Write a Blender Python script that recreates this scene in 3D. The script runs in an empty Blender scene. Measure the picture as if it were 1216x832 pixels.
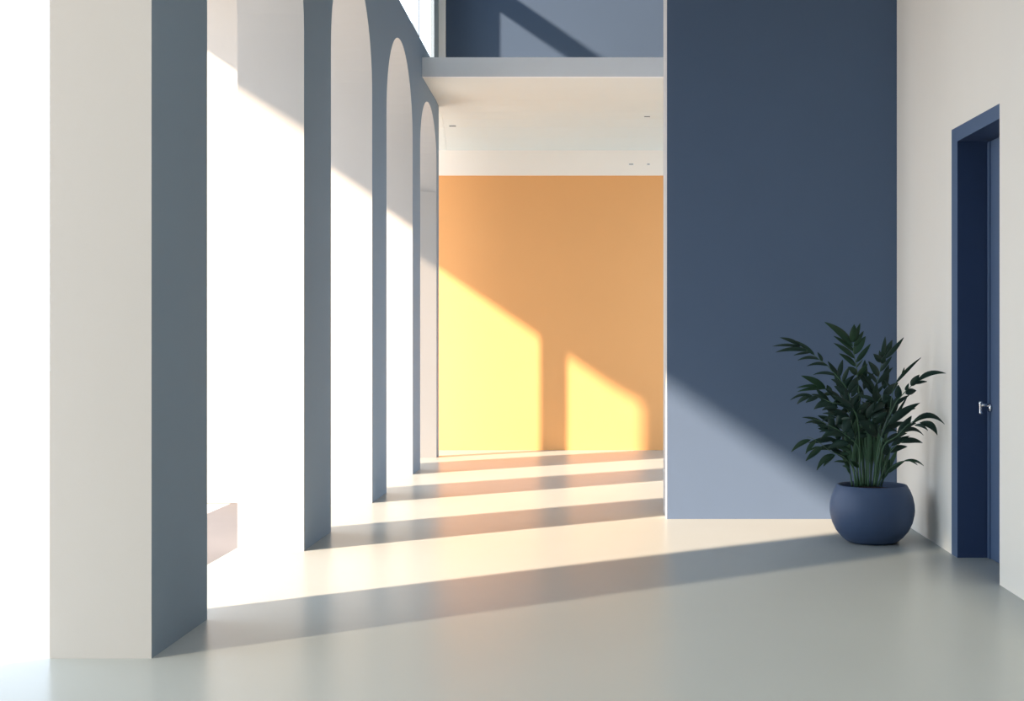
import bpy, bmesh, math, random
from mathutils import Vector, Matrix
from mathutils.geometry import tessellate_polygon
random.seed(7)
S = bpy.context.scene
C = S.collection

# ------------------------------------------------------------------ camera (eye height 1.2 m, looking along +Y)
F, EYE, VX, HY = 1500.0, 1.2, 700.0, 415.0          # focal length in px of a 1216-wide frame, horizon and vanishing point
cam_d = bpy.data.cameras.new('camera')
cam_d.sensor_fit = 'HORIZONTAL'; cam_d.sensor_width = 36.0
cam_d.lens = 36.0 * F / 1216.0
cam_d.shift_x = -(VX - 608.0) / 1216.0
cam_d.shift_y = -(416.0 - HY) / 1216.0
cam_d.clip_end = 500
cam = bpy.data.objects.new('camera', cam_d); C.objects.link(cam)
cam.location = (0, 0, EYE); cam.rotation_euler = (math.pi/2, 0, 0)
S.camera = cam

def P(x, y, Y):                                        # where the sight line through a pixel meets depth Y
    return Vector(((x - VX)/F*Y, Y, EYE + (HY - y)/F*Y))
def YL(x, X): return X*F/(x - VX)                      # depth on the plane X = const

# ------------------------------------------------------------------ materials
def mat(name, col, rough=0.6, spec=0.35, noise=0.0, nscale=8.0, bump=0.0, bscale=300.0, metal=0.0, sheen=0.0, trans=0.0):
    m = bpy.data.materials.new(name); m.use_nodes = True
    nt = m.node_tree; b = nt.nodes['Principled BSDF']
    b.inputs['Base Color'].default_value = (*col, 1)
    b.inputs['Roughness'].default_value = rough
    b.inputs['Specular IOR Level'].default_value = spec
    b.inputs['Metallic'].default_value = metal
    if sheen: b.inputs['Sheen Weight'].default_value = sheen
    tc = nt.nodes.new('ShaderNodeTexCoord')
    if noise:
        n = nt.nodes.new('ShaderNodeTexNoise'); n.inputs['Scale'].default_value = nscale; n.inputs['Detail'].default_value = 6
        nt.links.new(tc.outputs['Object'], n.inputs['Vector'])
        mx = nt.nodes.new('ShaderNodeMix'); mx.data_type = 'RGBA'
        mx.inputs[6].default_value = (*[c*(1-noise) for c in col], 1)
        mx.inputs[7].default_value = (*[min(1, c*(1+noise)) for c in col], 1)
        nt.links.new(n.outputs['Fac'], mx.inputs[0]); nt.links.new(mx.outputs[2], b.inputs['Base Color'])
    if bump:
        n2 = nt.nodes.new('ShaderNodeTexNoise'); n2.inputs['Scale'].default_value = bscale; n2.inputs['Detail'].default_value = 3
        nt.links.new(tc.outputs['Object'], n2.inputs['Vector'])
        bp = nt.nodes.new('ShaderNodeBump'); bp.inputs['Strength'].default_value = bump; bp.inputs['Distance'].default_value = 0.002
        nt.links.new(n2.outputs['Fac'], bp.inputs['Height']); nt.links.new(bp.outputs['Normal'], b.inputs['Normal'])
    return m

M = {
 'plaster':  mat('white_plaster', (.50, .495, .48), .85, .2, .015, 3, .15, 220),
 'arcade_in':mat('blue_grey_shade', (.22, .285, .345), .8, .2, .015, 3, .12, 220),  # shaded copy of the plaster: hall-side shade held in the colour
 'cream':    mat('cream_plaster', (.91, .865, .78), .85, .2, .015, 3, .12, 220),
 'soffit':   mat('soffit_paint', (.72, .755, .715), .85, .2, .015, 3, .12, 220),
 'navy':     mat('navy_wall_paint', (.097, .147, .238), .75, .25, .03, 2.5, .15, 260),
 'orange':   mat('orange_wall_paint', (.79, .405, .158), .8, .2, .02, 2.5, .12, 240),
 'floor':    mat('polished_concrete', (.345, .370, .358), .28, .06, .03, 1.6),
 'paving':   mat('pale_paving', (.48, .46, .44), .8, .3, .05, 2.0),
 'kerb':     mat('grey_stone', (.17, .165, .17), .8, .2, .05, 3.0),
 'slate':    mat('slate_blue_paint', (.050, .082, .140), .8, .2, .02, 2.5),
 'fascia':   mat('grey_paint', (.86, .90, .92), .7, .25, .015, 3),
 'door':     mat('navy_door_paint', (.035, .062, .135), .45, .4, .03, 6),
 'frame':    mat('blue_frame_paint', (.085, .135, .235), .5, .4, .03, 6),
 'chrome':   mat('brushed_steel', (.80, .80, .82), .22, .5, .02, 30, metal=1.0),
 'pot':      mat('matte_navy_ceramic', (.055, .09, .17), .5, .4, .04, 14, .1, 160),
 'soil':     mat('dark_soil', (.03, .018, .012), .95, .1, .5, 60, .8, 90),
 'leaf':     mat('dark_leaf', (.010, .034, .022), .40, .35, .35, 9),
 'leaf2':    mat('green_leaf', (.014, .048, .022), .40, .35, .35, 9),
 'stem':     mat('green_stem', (.05, .115, .06), .5, .4, .3, 14),
 'tan':      mat('dull_grey', (.42, .40, .36), .7, .2, .05, 20),
 'dark':     mat('dark_slot', (.03, .03, .03), .7, .2, .1, 20),
}
gl = bpy.data.materials.new('sun_filter_glass'); gl.use_nodes = True
nt = gl.node_tree; nt.nodes.clear()
out = nt.nodes.new('ShaderNodeOutputMaterial'); mx = nt.nodes.new('ShaderNodeMixShader')
tr = nt.nodes.new('ShaderNodeBsdfTransparent'); tr.inputs[0].default_value = (.485, .515, .525, 1)
gs = nt.nodes.new('ShaderNodeBsdfGlossy'); gs.inputs['Roughness'].default_value = .05
mx.inputs[0].default_value = .05
nt.links.new(tr.outputs[0], mx.inputs[1]); nt.links.new(gs.outputs[0], mx.inputs[2])
nt.links.new(mx.outputs[0], out.inputs[0])
M['glass'] = gl

# ------------------------------------------------------------------ helpers
def obj(name, bm, mats, parent=None, smooth=False):
    bmesh.ops.recalc_face_normals(bm, faces=bm.faces[:])
    me = bpy.data.meshes.new(name); bm.to_mesh(me); bm.free()
    for m in (mats if isinstance(mats, (list, tuple)) else [mats]): me.materials.append(M[m])
    if smooth:
        for p in me.polygons: p.use_smooth = True
    o = bpy.data.objects.new(name, me); C.objects.link(o)
    if parent: o.parent = parent
    return o
def tag(o, label=None, cat=None, group=None, kind=None):
    if label: o['label'] = label
    if cat: o['category'] = cat
    if group: o['group'] = group
    if kind: o['kind'] = kind
    return o
def struct(name, bm, mats, label=None, cat=None, parent=None):
    o = obj(name, bm, mats, parent)
    if not parent: tag(o, label, cat, kind='structure')
    return o
def box(bm, x0, x1, y0, y1, z0, z1):
    v = [bm.verts.new((x, y, z)) for x in (x0, x1) for y in (y0, y1) for z in (z0, z1)]
    for f in ((0,1,3,2),(4,6,7,5),(0,4,5,1),(2,3,7,6),(0,2,6,4),(1,5,7,3)): bm.faces.new([v[i] for i in f])
    return v
def hexa(bm, pts):                                      # eight corners, bottom ring of four then top ring of four
    v = [bm.verts.new(p) for p in pts]
    for f in ((3,2,1,0),(4,5,6,7),(0,1,5,4),(1,2,6,5),(2,3,7,6),(3,0,4,7)): bm.faces.new([v[i] for i in f])
def prism(bm, poly, put0, put1):                        # a 2-D outline swept between two placements
    a = [bm.verts.new(put0(p)) for p in poly]; b = [bm.verts.new(put1(p)) for p in poly]
    for t in tessellate_polygon([[Vector((p[0], p[1], 0)) for p in poly]]):
        bm.faces.new([a[i] for i in t]); bm.faces.new([b[i] for i in reversed(t)])
    n = len(poly)
    for i in range(n): bm.faces.new([a[i], a[(i+1) % n], b[(i+1) % n], b[i]])
def lathe(bm, prof, seg=64, c=(0,0,0)):
    rings = []
    for r, z in prof:
        if r < 1e-6: rings.append([bm.verts.new((c[0], c[1], c[2]+z))])
        else: rings.append([bm.verts.new((c[0]+r*math.cos(2*math.pi*k/seg), c[1]+r*math.sin(2*math.pi*k/seg), c[2]+z)) for k in range(seg)])
    for a, b in zip(rings, rings[1:]):
        for k in range(seg):
            l = (k+1) % seg
            if len(a) == 1 and len(b) == 1: continue
            if len(a) == 1: bm.faces.new([a[0], b[l], b[k]])
            elif len(b) == 1: bm.faces.new([a[k], a[l], b[0]])
            else: bm.faces.new([a[k], a[l], b[l], b[k]])
def tube(bm, pts, rads, seg=8):
    rings = []
    for i, p in enumerate(pts):
        t = (pts[min(i+1, len(pts)-1)] - pts[max(i-1, 0)]).normalized()
        u = t.cross(Vector((0, 1, 0.13))).normalized(); w = t.cross(u).normalized()
        rings.append([bm.verts.new(p + (u*math.cos(2*math.pi*k/seg) + w*math.sin(2*math.pi*k/seg))*rads[i]) for k in range(seg)])
    for a, b in zip(rings, rings[1:]):
        for k in range(seg): bm.faces.new([a[k], a[(k+1) % seg], b[(k+1) % seg], b[k]])
    bm.faces.new(rings[0][::-1]); bm.faces.new(rings[-1])

XI, XO = -1.702, -2.099                                 # hall face and outer face of the arcade
YB, YN, YN2 = 15.08, 8.955, 9.39                        # orange wall, navy partition front and rear
ZC = 8.5                                                # roof
Y0 = -3.0
def XR(Y): return 2.179 - (8.955 - Y)*.03374            # right wall face

# ------------------------------------------------------------------ ground, floor
bm = bmesh.new(); box(bm, XO-.035, 3.4, Y0, YB+.3, -.12, 0); box(bm, -3.0, XO-.035, Y0, 6.6, -.12, 0)
struct('floor', bm, 'floor', 'smooth pale polished hall floor striped by sunlight', 'floor')
bm = bmesh.new(); box(bm, -60, XO, -40, 70, -.12, -.004)
bm2 = bm; box(bm, 3.4, 60, -40, 70, -.12, -.004)
struct('ground_outside', bm, 'paving', 'sunlit pale paving outside the arcade', 'ground')

bm = bmesh.new(); box(bm, -2.8, XO-.037, 6.6, 9.88, -.1, .0)
struct('trim_3', bm, 'kerb', 'grey stone strip in the paving outside the second arch', 'kerb')
# ------------------------------------------------------------------ arcade: five pillars and the arched wall they carry
piers = []
for xn, xf in ((180, 246), (361, 393), (442, 459), (490, 499), (518.3, 521.0)):
    piers.append((YL(xn, XI), YL(xf, XI)))
spr = [3.10, 3.09, 3.20, 3.20, 3.26, 2.40]              # springing of the arches, the first before the nearest pillar
apx = [4.00, 4.03, 4.00, 3.985, 3.81, 2.75]
PT = 2.95
labels = ['nearest square pillar, tall grey front and dark blue-grey side, cut by the picture top',
          'second pillar, pale front face crossed by a shadow slanting down to the blue-grey side',
          'third pillar from the front, between the second pillar and the first complete arch',
          'fourth pillar, narrow, between the two arches whose round tops both show',
          'farthest and thinnest pillar, next to the orange wall']
def inner_mat(o):                                       # hall side gets the plaster's shade as a blue-grey colour
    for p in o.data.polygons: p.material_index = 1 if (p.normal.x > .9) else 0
for i, (a, b) in enumerate(piers):
    bm = bmesh.new()
    if i == 4:                                          # splayed in plan
        hexa(bm, [(XI, a, 0), (XI, b, 0), (XO, 14.01, 0), (XO, 13.88, 0), (XI, a, PT), (XI, b, PT), (XO, 14.01, PT), (XO, 13.88, PT)])
    else: box(bm, XO, XI, a, b, 0, PT)
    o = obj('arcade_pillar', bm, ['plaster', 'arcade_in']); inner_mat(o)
    tag(o, labels[i], 'pillar', 'arcade pillars', 'thing')

poly = [(Y0, 0), (1.5, 0)]
def arch(ya, yb, zs, za, half=False):
    n = 28; pts = []
    for k in range(n+1):
        t = k/n*(math.pi/2 if half else math.pi)
        w = (yb-ya) if half else (yb-ya)/2
        pts.append((ya + w - w*math.cos(t), zs + (za-zs)*math.sin(t)))
    return pts
ends = [1.5] + [q for p in piers for q in p] + [YB]
for k in range(5):
    ya, yb = ends[2*k], ends[2*k+1]
    if k > 0: poly.append((ya, PT))
    poly += arch(ya, yb, spr[k], apx[k], half=(k == 5))
    poly.append((yb, PT))
poly += [(piers[4][1], PT), (piers[4][1], 4.33), (10.6, 4.33), (10.6, ZC), (Y0, ZC)]
bm = bmesh.new()
prism(bm, poly, lambda p: (XI, p[0], p[1]), lambda p: (XO, p[0], p[1]))
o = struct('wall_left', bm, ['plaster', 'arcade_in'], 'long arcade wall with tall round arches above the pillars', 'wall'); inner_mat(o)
# outward buttress continues above the pillar
bm = bmesh.new(); box(bm, -3.1, XO, piers[2][0], piers[2][0]+.16, 0, 4.07)
struct('wall_buttress', bm, 'plaster', 'pale outer fin wall seen through the nearest arch gap', 'wall')

bm = bmesh.new(); box(bm, -2.72, XO, piers[3][1]-.2, piers[3][1], 0, 4.07)  # unseen fin added to cut off the right end of a sun patch
struct('wall_buttress', bm, 'plaster', 'unseen outer fin added behind the fourth pillar to trim a sunlight patch', 'wall')
# clerestory above the arcade: thin posts and a rail
w = bpy.data.objects.new('window_1', None); C.objects.link(w); w.location = (XI, 12.4, 4.33)
tag(w, 'open clerestory window band with slim grey posts above the far arches', 'window', kind='structure')
def child(name, bm, m, parent):
    o = obj(name, bm, m); o.parent = parent; o.matrix_parent_inverse = Matrix.Translation(-parent.location); return o
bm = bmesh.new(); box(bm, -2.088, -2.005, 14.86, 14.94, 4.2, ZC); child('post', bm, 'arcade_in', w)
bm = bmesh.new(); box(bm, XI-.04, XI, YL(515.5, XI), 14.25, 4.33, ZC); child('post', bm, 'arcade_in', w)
bm = bmesh.new(); box(bm, XI-.09, XI, 10.6, 14.25, 5.56, 5.775); child('rail', bm, 'fascia', w)

# unseen canopy added over the arches; stepped edge shapes where its shadow falls
bm = bmesh.new()
poly = [(XO, Y0), (-4.0, Y0), (-4.0, 3.1), (-3.84, 3.12), (-3.84, 4.3), (-4.0, 4.32), (-4.0, 5.8), (-4.15, 7.5), (-4.17, 8.74), (-3.78, 8.76), (-3.78, 9.7), (-4.20, 9.72), (-4.20, 10.6), (-4.58, 11.6), (-4.60, YB+.3), (XO, YB+.3)]
prism(bm, poly, lambda p: (p[0], p[1], 4.074), lambda p: (p[0], p[1], 4.2))
struct('sun_blocker_canopy', bm, 'cream', 'unseen flat canopy added over the outside of the arches to shape the sun', 'roof')
# unseen upstand added on the canopy to keep sun off the balcony edge
bm = bmesh.new(); box(bm, -2.6, -2.5, 8.6, 11.5, 4.2, 7.4); box(bm, -2.6, -2.5, 11.5, 12.25, 4.2, 5.55)
struct('sun_blocker_upstand', bm, 'plaster', 'unseen upstand added on the canopy to block sun from the balcony edge', 'wall')
# unseen tinted screen added outside the first arch to dim foreground sun
bm = bmesh.new(); box(bm, -3.212, -3.2, Y0, 4.14, 0, 4.05)
struct('sun_filter_screen', bm, 'glass', 'unseen tinted glass screen added outside the first arch to dim the sun', 'window')

# ------------------------------------------------------------------ far end: orange wall, balcony, upper wall
bm = bmesh.new(); box(bm, XO-.3, 3.4, YB, YB+.3, 0, 3.276)
struct('wall_back', bm, 'orange', 'orange end wall with two sunlight patches', 'wall')
bm = bmesh.new(); box(bm, XO-.3, 3.4, YB-.03, YB+.3, 3.276, 3.573)
struct('trim_1', bm, 'cream', 'cream band along the top of the orange wall', 'trim')
bal = bpy.data.objects.new('balcony', None); C.objects.link(bal); bal.location = (0, 12.83, 3.97)
tag(bal, 'balcony slab with grey edge and cream underside over the far end of the hall', 'balcony', kind='thing')
YF = 12.83
cove = [(YF+.05, 3.971), (14.0, 3.962), (14.25, 3.945), (14.45, 3.915), (14.62, 3.87), (14.78, 3.80), (14.92, 3.70), (YB-.03, 3.573)]
bm = bmesh.new()
poly = cove + [(YB+.3, 3.573), (YB+.3, 4.168), (YF+.05, 4.168)]
prism(bm, poly, lambda p: (XI+.002, p[0], p[1]), lambda p: (2.45, p[0], p[1]))
q = [(14.23, 3.95)] + [c for c in cove if c[0] > 14.24] + [(YB+.3, 3.573), (YB+.3, 4.168), (14.23, 4.168)]
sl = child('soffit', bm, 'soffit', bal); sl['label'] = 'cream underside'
bm = bmesh.new(); prism(bm, q, lambda p: (XO-.2, p[0], p[1]), lambda p: (XI, p[0], p[1]))
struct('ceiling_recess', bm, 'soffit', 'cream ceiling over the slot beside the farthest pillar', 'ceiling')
bm = bmesh.new(); box(bm, XI+.002, 2.45, YF, YF+.05, 3.971, 4.168); child('edge_beam', bm, 'fascia', bal)
bm = bmesh.new(); box(bm, XI, 3.079, 14.33, YB+.3, 4.19, ZC)
struct('wall_upper', bm, 'slate', 'blue-grey upper wall above the balcony slab', 'wall')
bm = bmesh.new(); box(bm, XI, -1.63, 14.25, 14.33, 4.19, ZC)
struct('trim_2', bm, 'fascia', 'pale upright reveal at the left end of the upper wall', 'trim')
# slim recessed slots in the underside
def slot_on_soffit(x, y, wpx, label, m='dark'):
    prof = cove
    d = (HY - y)/F
    for (ya, za), (yb, zb) in zip(prof, prof[1:]):
        fa, fb = EYE + d*ya - za, EYE + d*yb - zb
        if fa <= 0 <= fb or fb <= 0 <= fa:
            t = fa/(fa-fb); Y = ya + (yb-ya)*t; break
    else: Y = YB - .03
    Z = EYE + d*Y; X = (x - VX)/F*Y; h = wpx/2/F*Y
    e = bpy.data.objects.new('ceiling_light', None); C.objects.link(e); e.location = (X, Y, Z)
    tag(e, label, 'light', 'slim slot lights in the balcony underside', 'thing')
    n = Vector((0, -(-1)*0, -1))
    if Y < YB - .05:
        s = Vector((0, yb-ya, zb-za)).normalized(); n = Vector((0, s.z, -s.y)).normalized()
    else: s = Vector((0, 0, -1)); n = Vector((0, -1, 0))
    def slab(name, hx, hs, d0, d1, m):
        bm = bmesh.new(); c = Vector((X, Y, Z)); ux = Vector((1, 0, 0))
        pts = []
        for dd in (d0, d1):
            for sx, ss in ((-1,-1),(1,-1),(1,1),(-1,1)): pts.append(c + ux*hx*sx + s*hs*ss + n*dd)
        hexa(bm, pts); return child(name, bm, m, e)
    slab('trim_ring', h+.004, .011, .001, .004, 'fascia'); slab('slot', h, .007, .004, .006, m)
slot_on_soffit(537.5, 149.3, 8, 'slim dark slot light in the cream balcony underside, beside the farthest pillar')
slot_on_soffit(768.5, 138, 7, 'slim dark slot light in the cream balcony underside, beside the white partition edge')
slot_on_soffit(749.5, 195, 5, 'faint short slot in the cream band over the orange wall, left one of two', 'tan')
slot_on_soffit(770, 195, 3, 'faint tiny slot in the cream band over the orange wall, nearest the white partition edge', 'tan')

# ------------------------------------------------------------------ navy partition with its white end
bm = bmesh.new(); XP = 92/F*YN
box(bm, XP, XR(YN)+.3, YN, YN2, 0, ZC)
o = struct('wall_partition', bm, ['navy', 'plaster'], 'deep navy partition wall with a white edge behind the potted plant', 'wall')
for p in o.data.polygons: p.material_index = 1 if p.normal.x < -.9 else 0

# ------------------------------------------------------------------ right wall with the door opening
YD1, YD0 = 7.421, 6.451                                 # far and near side of the opening
YJ = 7.287                                              # far jamb
ZD1, ZD0 = 2.490, 2.457; ZH1, ZH0 = 2.402, 2.380
bm = bmesh.new(); T = .45
def seg(bm, ya, yb, za, zb, za2=None, zb2=None, t0=0.0, t1=T):
    za2 = za if za2 is None else za2; zb2 = zb if zb2 is None else zb2
    hexa(bm, [(XR(ya)+t0, ya, za), (XR(ya)+t1, ya, za), (XR(yb)+t1, yb, za2), (XR(yb)+t0, yb, za2),
              (XR(ya)+t0, ya, zb), (XR(ya)+t1, ya, zb), (XR(yb)+t1, yb, zb2), (XR(yb)+t0, yb, zb2)])
seg(bm, Y0, YD0, 0, ZC); seg(bm, YD1, YN, 0, ZC); seg(bm, YD0, YD1, ZD0, ZC, ZD1, ZC)
struct('wall_right', bm, 'cream', 'pale cream side wall holding the dark blue door', 'wall')
bm = bmesh.new(); box(bm, XR(YN)+.3, XR(YN)+.6, YN, 10.2, 0, ZC); box(bm, XR(YN)+.3, XR(YN)+.6, 10.2, YB+.3, 0, .3); box(bm, XR(YN)+.3, XR(YN)+.6, 10.2, YB+.3, 3.5, ZC)  # unseen opening added in this wall to light the far end
struct('wall_right_far', bm, 'plaster', 'far side wall with an unseen opening added to light the far end', 'wall')
d = bpy.data.objects.new('door_1', None); C.objects.link(d); d.location = (XR(7)+.16, 7.0, 0)
tag(d, 'tall dark blue door set deep in its frame in the right wall', 'door', kind='structure')
DD = .165
bm = bmesh.new()
seg(bm, YJ, YD1, 0, ZH1, 0, ZH1+.003, .0, DD+.06)                 # far jamb
seg(bm, YD0, YD1, ZH0, ZD0, ZH1+.003, ZD1, .0, DD+.06)            # head
seg(bm, YD0, YD0+.03, 0, ZH0, 0, ZH0, .02, DD+.06)
fo = child('door_frame', bm, ['frame', 'door'], d)
for p in fo.data.polygons: p.material_index = 0 if p.normal.x < -.9 else 1
bm = bmesh.new(); seg(bm, YD0+.03, YJ-.012, .006, ZH0-.006, .006, ZH1-.008, DD+.010, DD+.055); leaf = child('door_leaf', bm, 'frame', d)
bm = bmesh.new(); seg(bm, YJ-.062, YJ-.018, .004, ZH1-.012, .004, ZH1-.012, DD+.002, DD+.0102); child('stile', bm, 'frame', leaf)
leaf_children = leaf.children
for ch in leaf.children: ch.matrix_parent_inverse = Matrix.Identity(4)
def fix(parent, ch): pass
hY, hZ = 7.215, .868; hX = XR(hY)+DD+.002
bm = bmesh.new()
tube(bm, [Vector((hX+.006, hY, hZ)), Vector((hX-.008, hY, hZ))], [.024, .024], 20)
tube(bm, [Vector((hX-.006, hY, hZ+.014)), Vector((hX-.052, hY, hZ+.016))], [.009, .009], 12)
tube(bm, [Vector((hX-.052, hY, hZ+.036)), Vector((hX-.054, hY, hZ+.024)), Vector((hX-.054, hY, hZ+.0)), Vector((hX-.053, hY, hZ-.026)), Vector((hX-.052, hY, hZ-.034))], [.012, .010, .007, .008, .011], 12)
ho = child('door_handle', bm, 'chrome', d); ho['label'] = 'steel handle'
for pl in ho.data.polygons: pl.use_smooth = True

# ------------------------------------------------------------------ rest of the shell
bm = bmesh.new(); [box(bm, *q, ZC, ZC+.2) for q in ((XO-.6, 3.4, 4.0, YB+.3), (XO-.6, 3.4, Y0-.2, -2.4), (XO-.6, -1.6, -2.4, 4.0), (1.85, 3.4, -2.4, 4.0))]  # skylight gap added out of view to brighten the foreground floor
struct('ceiling', bm, 'plaster', 'high hall ceiling with an unseen skylight gap added to brighten the near floor', 'ceiling')
bm = bmesh.new(); box(bm, XO, 3.0, Y0-.2, Y0, 0, ZC)
struct('wall_front', bm, 'slate', 'end wall behind the viewer', 'wall')

bm = bmesh.new(); box(bm, XI+.002, XR(4.2)-.004, 4.2, 4.45, 5.0, ZC-.002)  # unseen cross member added to keep skylight off the partition
struct('light_baffle', bm, 'slate', 'deep cross beam under the roof, unseen, added to keep skylight off the partition', 'light_baffle')

# ------------------------------------------------------------------ potted plant
PY = 7.88; pc = Vector((335.5/F*PY, PY, 0))
pl = bpy.data.objects.new('potted_plant', None); C.objects.link(pl); pl.location = pc
tag(pl, 'leafy dark green plant in a round matte navy pot, standing at the right wall', 'potted plant', kind='thing')
bm = bmesh.new()
prof = [(0, 0), (.120, 0), (.142, .003), (.160, .012), (.188, .035), (.222, .075), (.246, .125), (.2575, .175), (.2605, .205), (.2585, .240), (.249, .285), (.233, .325), (.2145, .357),
        (.2115, .3595), (.207, .3585), (.205, .352), (.214, .320), (.20, .29), (0, .285)]
lathe(bm, prof, 72); po = obj('pot', bm, 'pot', pl, True)
bm = bmesh.new(); lathe(bm, [(0, .30), (.212, .30), (.212, .322), (.15, .330), (.06, .336), (0, .337)], 48); obj('soil', bm, 'soil', pl, True)

CR = {'A': (915, 375, 8.32), 'B': (1015, 375, 8.32), 'C': (925, 460, 8.32), 'D': (1015, 460, 6.936), 'X': (0, 0, 1.0)}
def px(c, p): o = CR[c]; return Vector((o[0] + p[0]/o[2], o[1] + p[1]/o[2]))
def cat_rom(pts, n=5):
    out = []
    for i in range(len(pts)-1):
        p0, p1, p2, p3 = pts[max(i-1,0)], pts[i], pts[i+1], pts[min(i+2, len(pts)-1)]
        for k in range(n):
            t = k/n
            out.append(.5*((2*p1) + (p2-p0)*t + (2*p0-5*p1+4*p2-p3)*t*t + (3*p1-p0-3*p2+p3)*t**3))
    out.append(pts[-1]); return out
def leaf_blade(bm, a, b, w, bend, tilt):
    ax = b - a; L = ax.length; t = ax.normalized()
    n0 = Vector((random.uniform(-.25,.25), -1, random.uniform(-.1,.5) + tilt)).normalized()
    side = t.cross(n0).normalized(); nrm = side.cross(t).normalized()
    up = Vector((0, 0, 1)) - t*t.z
    up = up.normalized() if up.length > 1e-3 else nrm
    N = 9; rows = []
    for k in range(N+1):
        s = k/N
        c = a + ax*s + up*(4*s*(1-s))*bend*L + nrm*(math.sin(s*math.pi)*.03*L)
        hw = .5*w*(math.sin(math.pi*min(1, s**.78))**.85 if 0 < s < 1 else 0.02) + .0008
        rows.append([bm.verts.new(c - side*hw + nrm*hw*.22), bm.verts.new(c), bm.verts.new(c + side*hw + nrm*hw*.22)])
    for p, q in zip(rows, rows[1:]):
        bm.faces.new([p[0], p[1], q[1], q[0]]); bm.faces.new([p[1], p[2], q[2], q[1]])
def frond(crop, stem, leaves, d0, d1, root, m='leaf', r0=.0055):
    pts2 = [px('X', root)] + [px(c, p) for c, p in stem]
    n = len(pts2)
    cum = [0.0]
    for a, b in zip(pts2, pts2[1:]): cum.append(cum[-1] + (b-a).length)
    def depth(q):                                       # depth follows the stem, from root to tip
        best, bt = 1e9, 0
        for i in range(n-1):
            ab = pts2[i+1]-pts2[i]; t = max(0, min(1, (q-pts2[i]).dot(ab)/max(1e-6, ab.dot(ab))))
            dd = (q-(pts2[i]+ab*t)).length
            if dd < best: best, bt = dd, (cum[i] + (cum[i+1]-cum[i])*t)/cum[-1]
        return PY + d0*(1-bt) + d1*bt
    pts = cat_rom([P(p.x, p.y, depth(p)) - pc for p in pts2], 5)
    bm = bmesh.new()
    tube(bm, pts, [r0*(1 - .75*i/(len(pts)-1)) for i in range(len(pts))], 7)
    so = obj('stem', bm, 'stem', pl, True)
    bm = bmesh.new()
    for lf in leaves:
        c = crop
        if isinstance(lf[0], str): c, lf = lf[0], lf[1:]
        a, b, w = lf[0], lf[1], lf[2]; bend = lf[3] if len(lf) > 3 else .04
        qa, qb = px(c, a), px(c, b); qb = qb + (qb-qa)*.08; ya = depth(qa); yb = ya + random.uniform(-.05, .03)
        leaf_blade(bm, P(qa.x, qa.y, ya) - pc, P(qb.x, qb.y, yb) - pc, 1.0*w/CR[c][2]/F*PY, bend, 0)
    lo = obj('foliage', bm, m, so, True)
    sd = lo.modifiers.new('thickness', 'SOLIDIFY'); sd.thickness = .0012
    return so

frond('A', [('X',(1024,545)), ('X',(1018,508)), ('A',(820,905)), ('A',(785,810)), ('A',(740,700)), ('A',(660,600)), ('A',(560,490)), ('A',(470,420)), ('A',(380,350)), ('A',(270,280))],
 [((300,300),(110,220),38,.05), ((290,305),(40,300),26,.05), ((380,345),(75,358),42,.08), ((435,385),(265,255),38,.03), ((400,360),(240,388),24,.05),
  ((485,430),(285,437),32,.09), ((515,445),(468,365),32,0), ((570,492),(375,495),30,.10), ((640,560),(570,455),36,.02), ((655,592),(440,580),30,.10),
  ((675,605),(710,445),50,.02), ((715,655),(775,510),44,.04), ((745,708),(608,630),46,.05), ((780,800),(640,700),75,.05), ((775,760),(855,610),75,.02), ((800,800),(860,680),45,0)],
 .02, -.08, (1026,577), 'leaf')
frond('A', [('X',(1023,530)), ('X',(1021,480)), ('A',(858,610)), ('A',(850,500)), ('A',(828,400)), ('A',(816,300)), ('A',(810,230))],
 [((812,300),(555,78),78,.05), ((812,260),(825,95),80,0), ((818,260),(880,85),50,0), ((822,300),(912,160),48,0), ((825,350),(640,210),44,.03),
  ((830,420),(640,280),50,.04), ((842,500),(690,380),52,.04), ((822,380),(930,215),78,0), ((843,460),(977,290),50,.0), ((852,580),(768,508),62,.04),
  ((857,585),(952,480),46,-.02), ((850,510),(907,435),16,0), ((857,640),(770,760),78,.0), ((860,640),(905,560),40,0)],
 .05, .06, (1025,577), 'leaf2')
frond('B', [('X',(1034,540)), ('X',(1037,500)), ('B',(200,800)), ('B',(208,690)), ('B',(238,590)), ('B',(262,490)), ('B',(290,400)), ('B',(325,330))],
 [((268,420),(298,220),48,0), ((290,420),(365,250),60,0), ((295,425),(470,228),46,-.02), ((265,455),(190,380),60,.02), ((235,600),(140,458),66,.03),
  ((250,550),(360,408),40,0), ((220,665),(122,555),40,.03), ((225,670),(365,520),42,.02), ((200,725),(92,585),34,.03), ((188,785),(42,600),55,.04),
  ((205,775),(287,685),32,.02), ((255,410),(245,345),26,0), ((265,470),(300,400),50,0)],
 .03, .05, (1034,577), 'leaf')
frond('B', [('X',(1044,540)), ('X',(1054,505)), ('B',(365,800)), ('B',(400,675)), ('B',(470,595))],
 [((402,668),(636,430),30,.03), ((468,582),(488,514),18,0), ((380,740),(300,640),20,0)], -.10, -.22, (1040,577), 'leaf', .004)
frond('B', [('X',(1043,545)), ('X',(1050,512)), ('D',(325,150)), ('B',(460,790)), ('B',(560,690)), ('B',(640,630))],
 [((615,645),(880,572),46,.14), ((555,690),(632,588),60,.02), ((590,670),(706,650),28,.06), ((500,735),(532,668),28,0), ((500,765),(600,738),58,.05),
  ((425,825),(430,690),68,0), ('D',(320,155),(440,70),30,.04), ('D',(235,400),(425,85),26,.0)], -.12, -.34, (1038,577), 'leaf')
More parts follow.
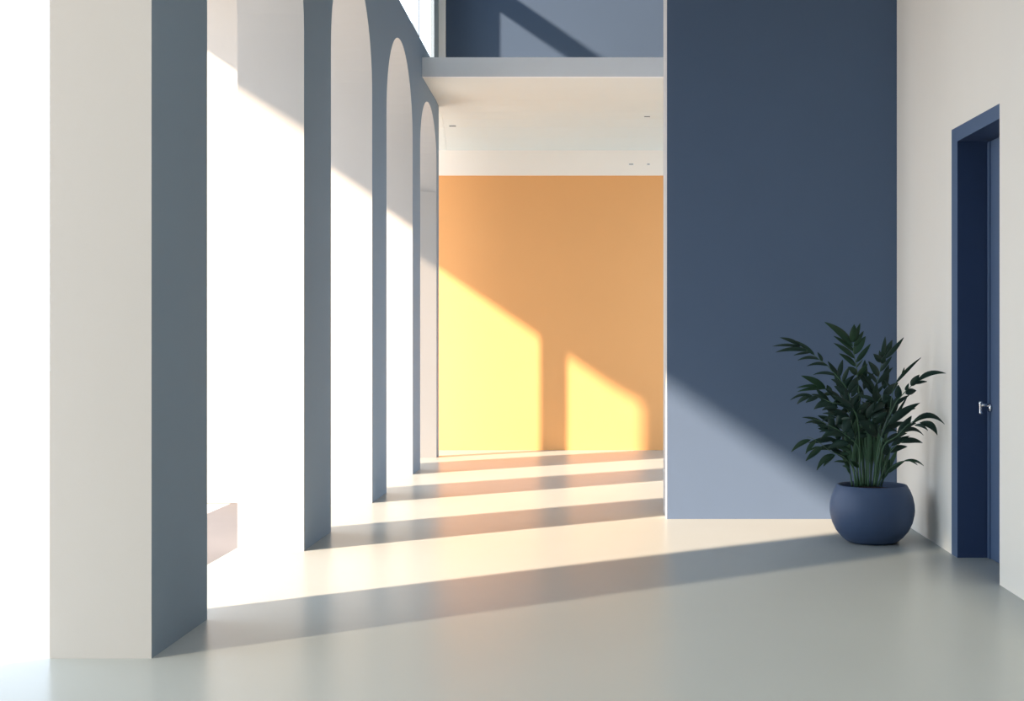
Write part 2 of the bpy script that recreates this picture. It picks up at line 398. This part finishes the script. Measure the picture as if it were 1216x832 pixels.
frond('D', [('X',(1041,545)), ('D',(205,450)), ('D',(225,390)), ('D',(275,290))],
 [((268,310),(516,140),62,.05), ((225,395),(348,372),40,.28), ((215,400),(305,170),30,-.03), ((240,420),(190,330),40,0)], -.14, -.26, (1039,577), 'leaf')
frond('D', [('X',(1044,560)), ('D',(240,480)), ('D',(345,400)), ('D',(440,305)), ('D',(540,245))],
 [((465,300),(720,302),44,.26), ((535,288),(670,384),52,.20), ((490,310),(596,352),24,.15), ((355,385),(460,244),64,.0), ((370,385),(552,392),34,.22),
  ((400,340),(500,295),26,.05), ((350,400),(450,330),40,.05)], -.12, -.36, (1040,577), 'leaf')
frond('D', [('X',(1048,562)), ('D',(275,560)), ('D',(330,490)), ('D',(400,440))],
 [((365,450),(546,455),44,.09), ((285,535),(422,490),46,.10), ((300,480),(440,404),38,.04), ((270,560),(225,450),60,.0), ((280,540),(260,450),30,.0)], -.10, -.22, (1043,577), 'leaf')
frond('D', [('D',(255,715)), ('D',(300,655)), ('D',(400,608)), ('D',(470,598))],
 [((270,705),(405,610),36,.06), ((400,606),(556,642),20,.14), ((440,600),(512,636),12,.08), ((250,740),(285,600),36,.0), ((235,760),(235,610),50,.0)], -.08, -.26, (1046,578), 'leaf2', .004)
frond('A', [('X',(1020,545)), ('C',(780,480)), ('C',(720,300)), ('C',(600,150)), ('C',(500,60)), ('A',(545,725))],
 [((548,725),(320,600),64,.07), ((530,715),(278,712),32,.08), ((520,720),(285,745),32,.04), ((600,765),(560,688),50,0), ((612,752),(520,775),40,-.05)],
 .06, .12, (1024,577), 'leaf2', .004)
frond('C', [('X',(1021,550)), ('C',(790,420)), ('C',(745,230)), ('C',(640,165)), ('C',(530,150)), ('C',(440,112)), ('C',(350,80))],
 [((320,75),(125,122),26,.12), ((330,78),(188,158),42,.10), ((390,90),(272,145),42,.06), ((535,158),(358,210),70,.14), ((585,195),(437,222),44,.10),
  ((745,215),(540,85),54,.02), ((740,230),(560,160),30,.02), ((440,110),(330,70),30,.05)], -.02, -.14, (1022,577), 'leaf')
frond('C', [('X',(1021,560)), ('C',(790,600)), ('C',(700,500)), ('C',(590,420)), ('C',(500,375)), ('C',(430,340)), ('C',(340,308))],
 [((430,342),(245,298),24,.07), ((430,347),(272,352),24,.10), ((465,370),(340,352),18,.05), ((500,388),(388,385),18,.06), ((570,300),(435,332),26,.14),
  ((560,285),(440,258),20,.10), ((545,430),(408,440),22,.08), ((660,480),(430,505),72,.22), ((700,550),(505,592),74,.08), ((690,300),(640,440),85,0), ((620,310),(700,300),24,.0),
  ((730,420),(690,520),60,.0)], -.06, -.18, (1023,577), 'leaf')
frond('C', [('X',(1017,562)), ('C',(725,780)), ('C',(640,685)), ('C',(520,635)), ('C',(420,560)), ('C',(345,510)), ('C',(275,485))],
 [((315,515),(135,628),44,.09), ((365,528),(270,648),40,.08), ((425,590),(275,716),54,.05), ((410,585),(290,632),18,.08), ((540,655),(385,806),50,.12),
  ((555,662),(447,772),42,.08), ((705,618),(580,600),42,.08), ((695,665),(610,648),34,.05), ((665,742),(550,735),22,.10), ((700,795),(630,775),24,.05), ((790,790),(710,725),40,.03)],
 -.04, -.22, (1019,578), 'leaf2', .004)
frond('D', [('X',(1030,540)), ('D',(90,430)), ('D',(120,330)), ('D',(170,200)), ('D',(195,110)), ('D',(240,55))],
 [((236,55),(305,168),78,.05), ((265,185),(140,252),80,.06), ((250,130),(150,200),60,.05), ((180,130),(45,68),36,.08), ((130,130),(30,185),44,.05),
  ((190,395),(40,285),105,.05), ((110,390),(0,425),56,.10), ((150,300),(260,210),70,.05), ((90,300),(0,200),60,.0), ((100,250),(160,130),60,.0)], -.06, -.06, (1031,577), 'leaf')
frond('D', [('X',(1028,540)), ('D',(60,420)), ('D',(40,260)), ('D',(20,120))],
 [((30,220),(-60,80),70,.0), ((40,250),(130,120),60,.0), ((45,300),(-40,230),70,.05), ((50,330),(150,330),70,.08), ((20,130),(40,60),40,0), ((55,380),(-30,340),60,.05)],
 .06, .10, (1029,577), 'leaf')
# fuller growth in the middle, behind the traced sprays
for k, (rx, mx_, my_, tx, ty, dd) in enumerate([(1018,1002,520,984,488,.06),(1021,1008,505,996,462,.10),(1027,1024,500,1026,452,.12),(1033,1042,505,1050,462,.08),(1037,1050,520,1060,492,.0),(1019,1004,530,982,512,-.02),(1029,1034,515,1038,482,-.04),(1024,1014,510,1006,484,-.05)]):
    a, m_, t = Vector((rx, 577)), Vector((mx_, my_)), Vector((tx, ty)); lv = []
    for i in range(7):
        f = .38 + .62*i/6
        q = a*(1-f)**2 + m_*2*f*(1-f) + t*f*f
        dirv = ((t-m_) if f > .5 else (m_-a)).normalized()
        ang = math.radians(random.uniform(28, 52))*(1 if i % 2 else -1) if i < 6 else 0
        dv = Vector((dirv.x*math.cos(ang)-dirv.y*math.sin(ang), dirv.x*math.sin(ang)+dirv.y*math.cos(ang)))
        e = q + dv*random.uniform(20, 30)
        lv.append(((q.x, q.y), (e.x, e.y), random.uniform(6.5, 9), random.uniform(.03, .12)))
    frond('X', [('X', tuple(a*.4+m_*.6)), ('X', tuple(m_*.75+t*.25)), ('X', tuple(t))], lv, dd*.4, dd, (rx, 577.5), 'leaf', .0045)
# the bundle of plain young shoots in the middle
for k, (rx, tx, ty) in enumerate([(1012,1006,541),(1016,1009,523),(1019,1016,515),(1022,1020,516),(1025,1024,513),(1028,1029,511),(1031,1033,512),(1034,1037,514),(1037,1042,520),(1040,1048,526),(1043,1052,545),(1046,1056,547)]):
    dd = random.uniform(-.08, .06)
    mxp = ((rx*.55+tx*.45), 577-(577-ty)*.5)
    frond('X', [('X', mxp), ('X', (tx, ty))], [((rx*.35+tx*.65, 577-(577-ty)*.55), (tx + (tx-1028)*.35 + random.uniform(-3,3), ty-14), 5.5, .02),
          ((rx*.5+tx*.5, 577-(577-ty)*.4), (tx + random.uniform(-9,9), ty-4), 4.5, .02)], dd, dd, (rx, 577.5), 'stem', .0062)

# ------------------------------------------------------------------ light: low warm sun through the arches, pale blue-white sky
sd = Vector((1, .7125, -.686)).normalized()
sun = bpy.data.lights.new('sun', 'SUN'); sun.energy = 15.5; sun.color = (1, .755, .55); sun.angle = math.radians(1.8)
so = bpy.data.objects.new('sun', sun); C.objects.link(so)
so.rotation_euler = sd.to_track_quat('-Z', 'Y').to_euler(); so.location = (-12, 0, 12)
wd = bpy.data.worlds.new('sky'); S.world = wd; wd.use_nodes = True
bg = wd.node_tree.nodes['Background']; bg.inputs[0].default_value = (.78, .92, 1.10, 1); bg.inputs[1].default_value = 3.5

S.view_settings.view_transform = 'Standard'; S.view_settings.look = 'None'
S.view_settings.exposure = 0; S.view_settings.gamma = 1; S.view_settings.use_curve_mapping = False
S.cycles.max_bounces = 12; S.cycles.diffuse_bounces = 8; S.cycles.use_denoising = True
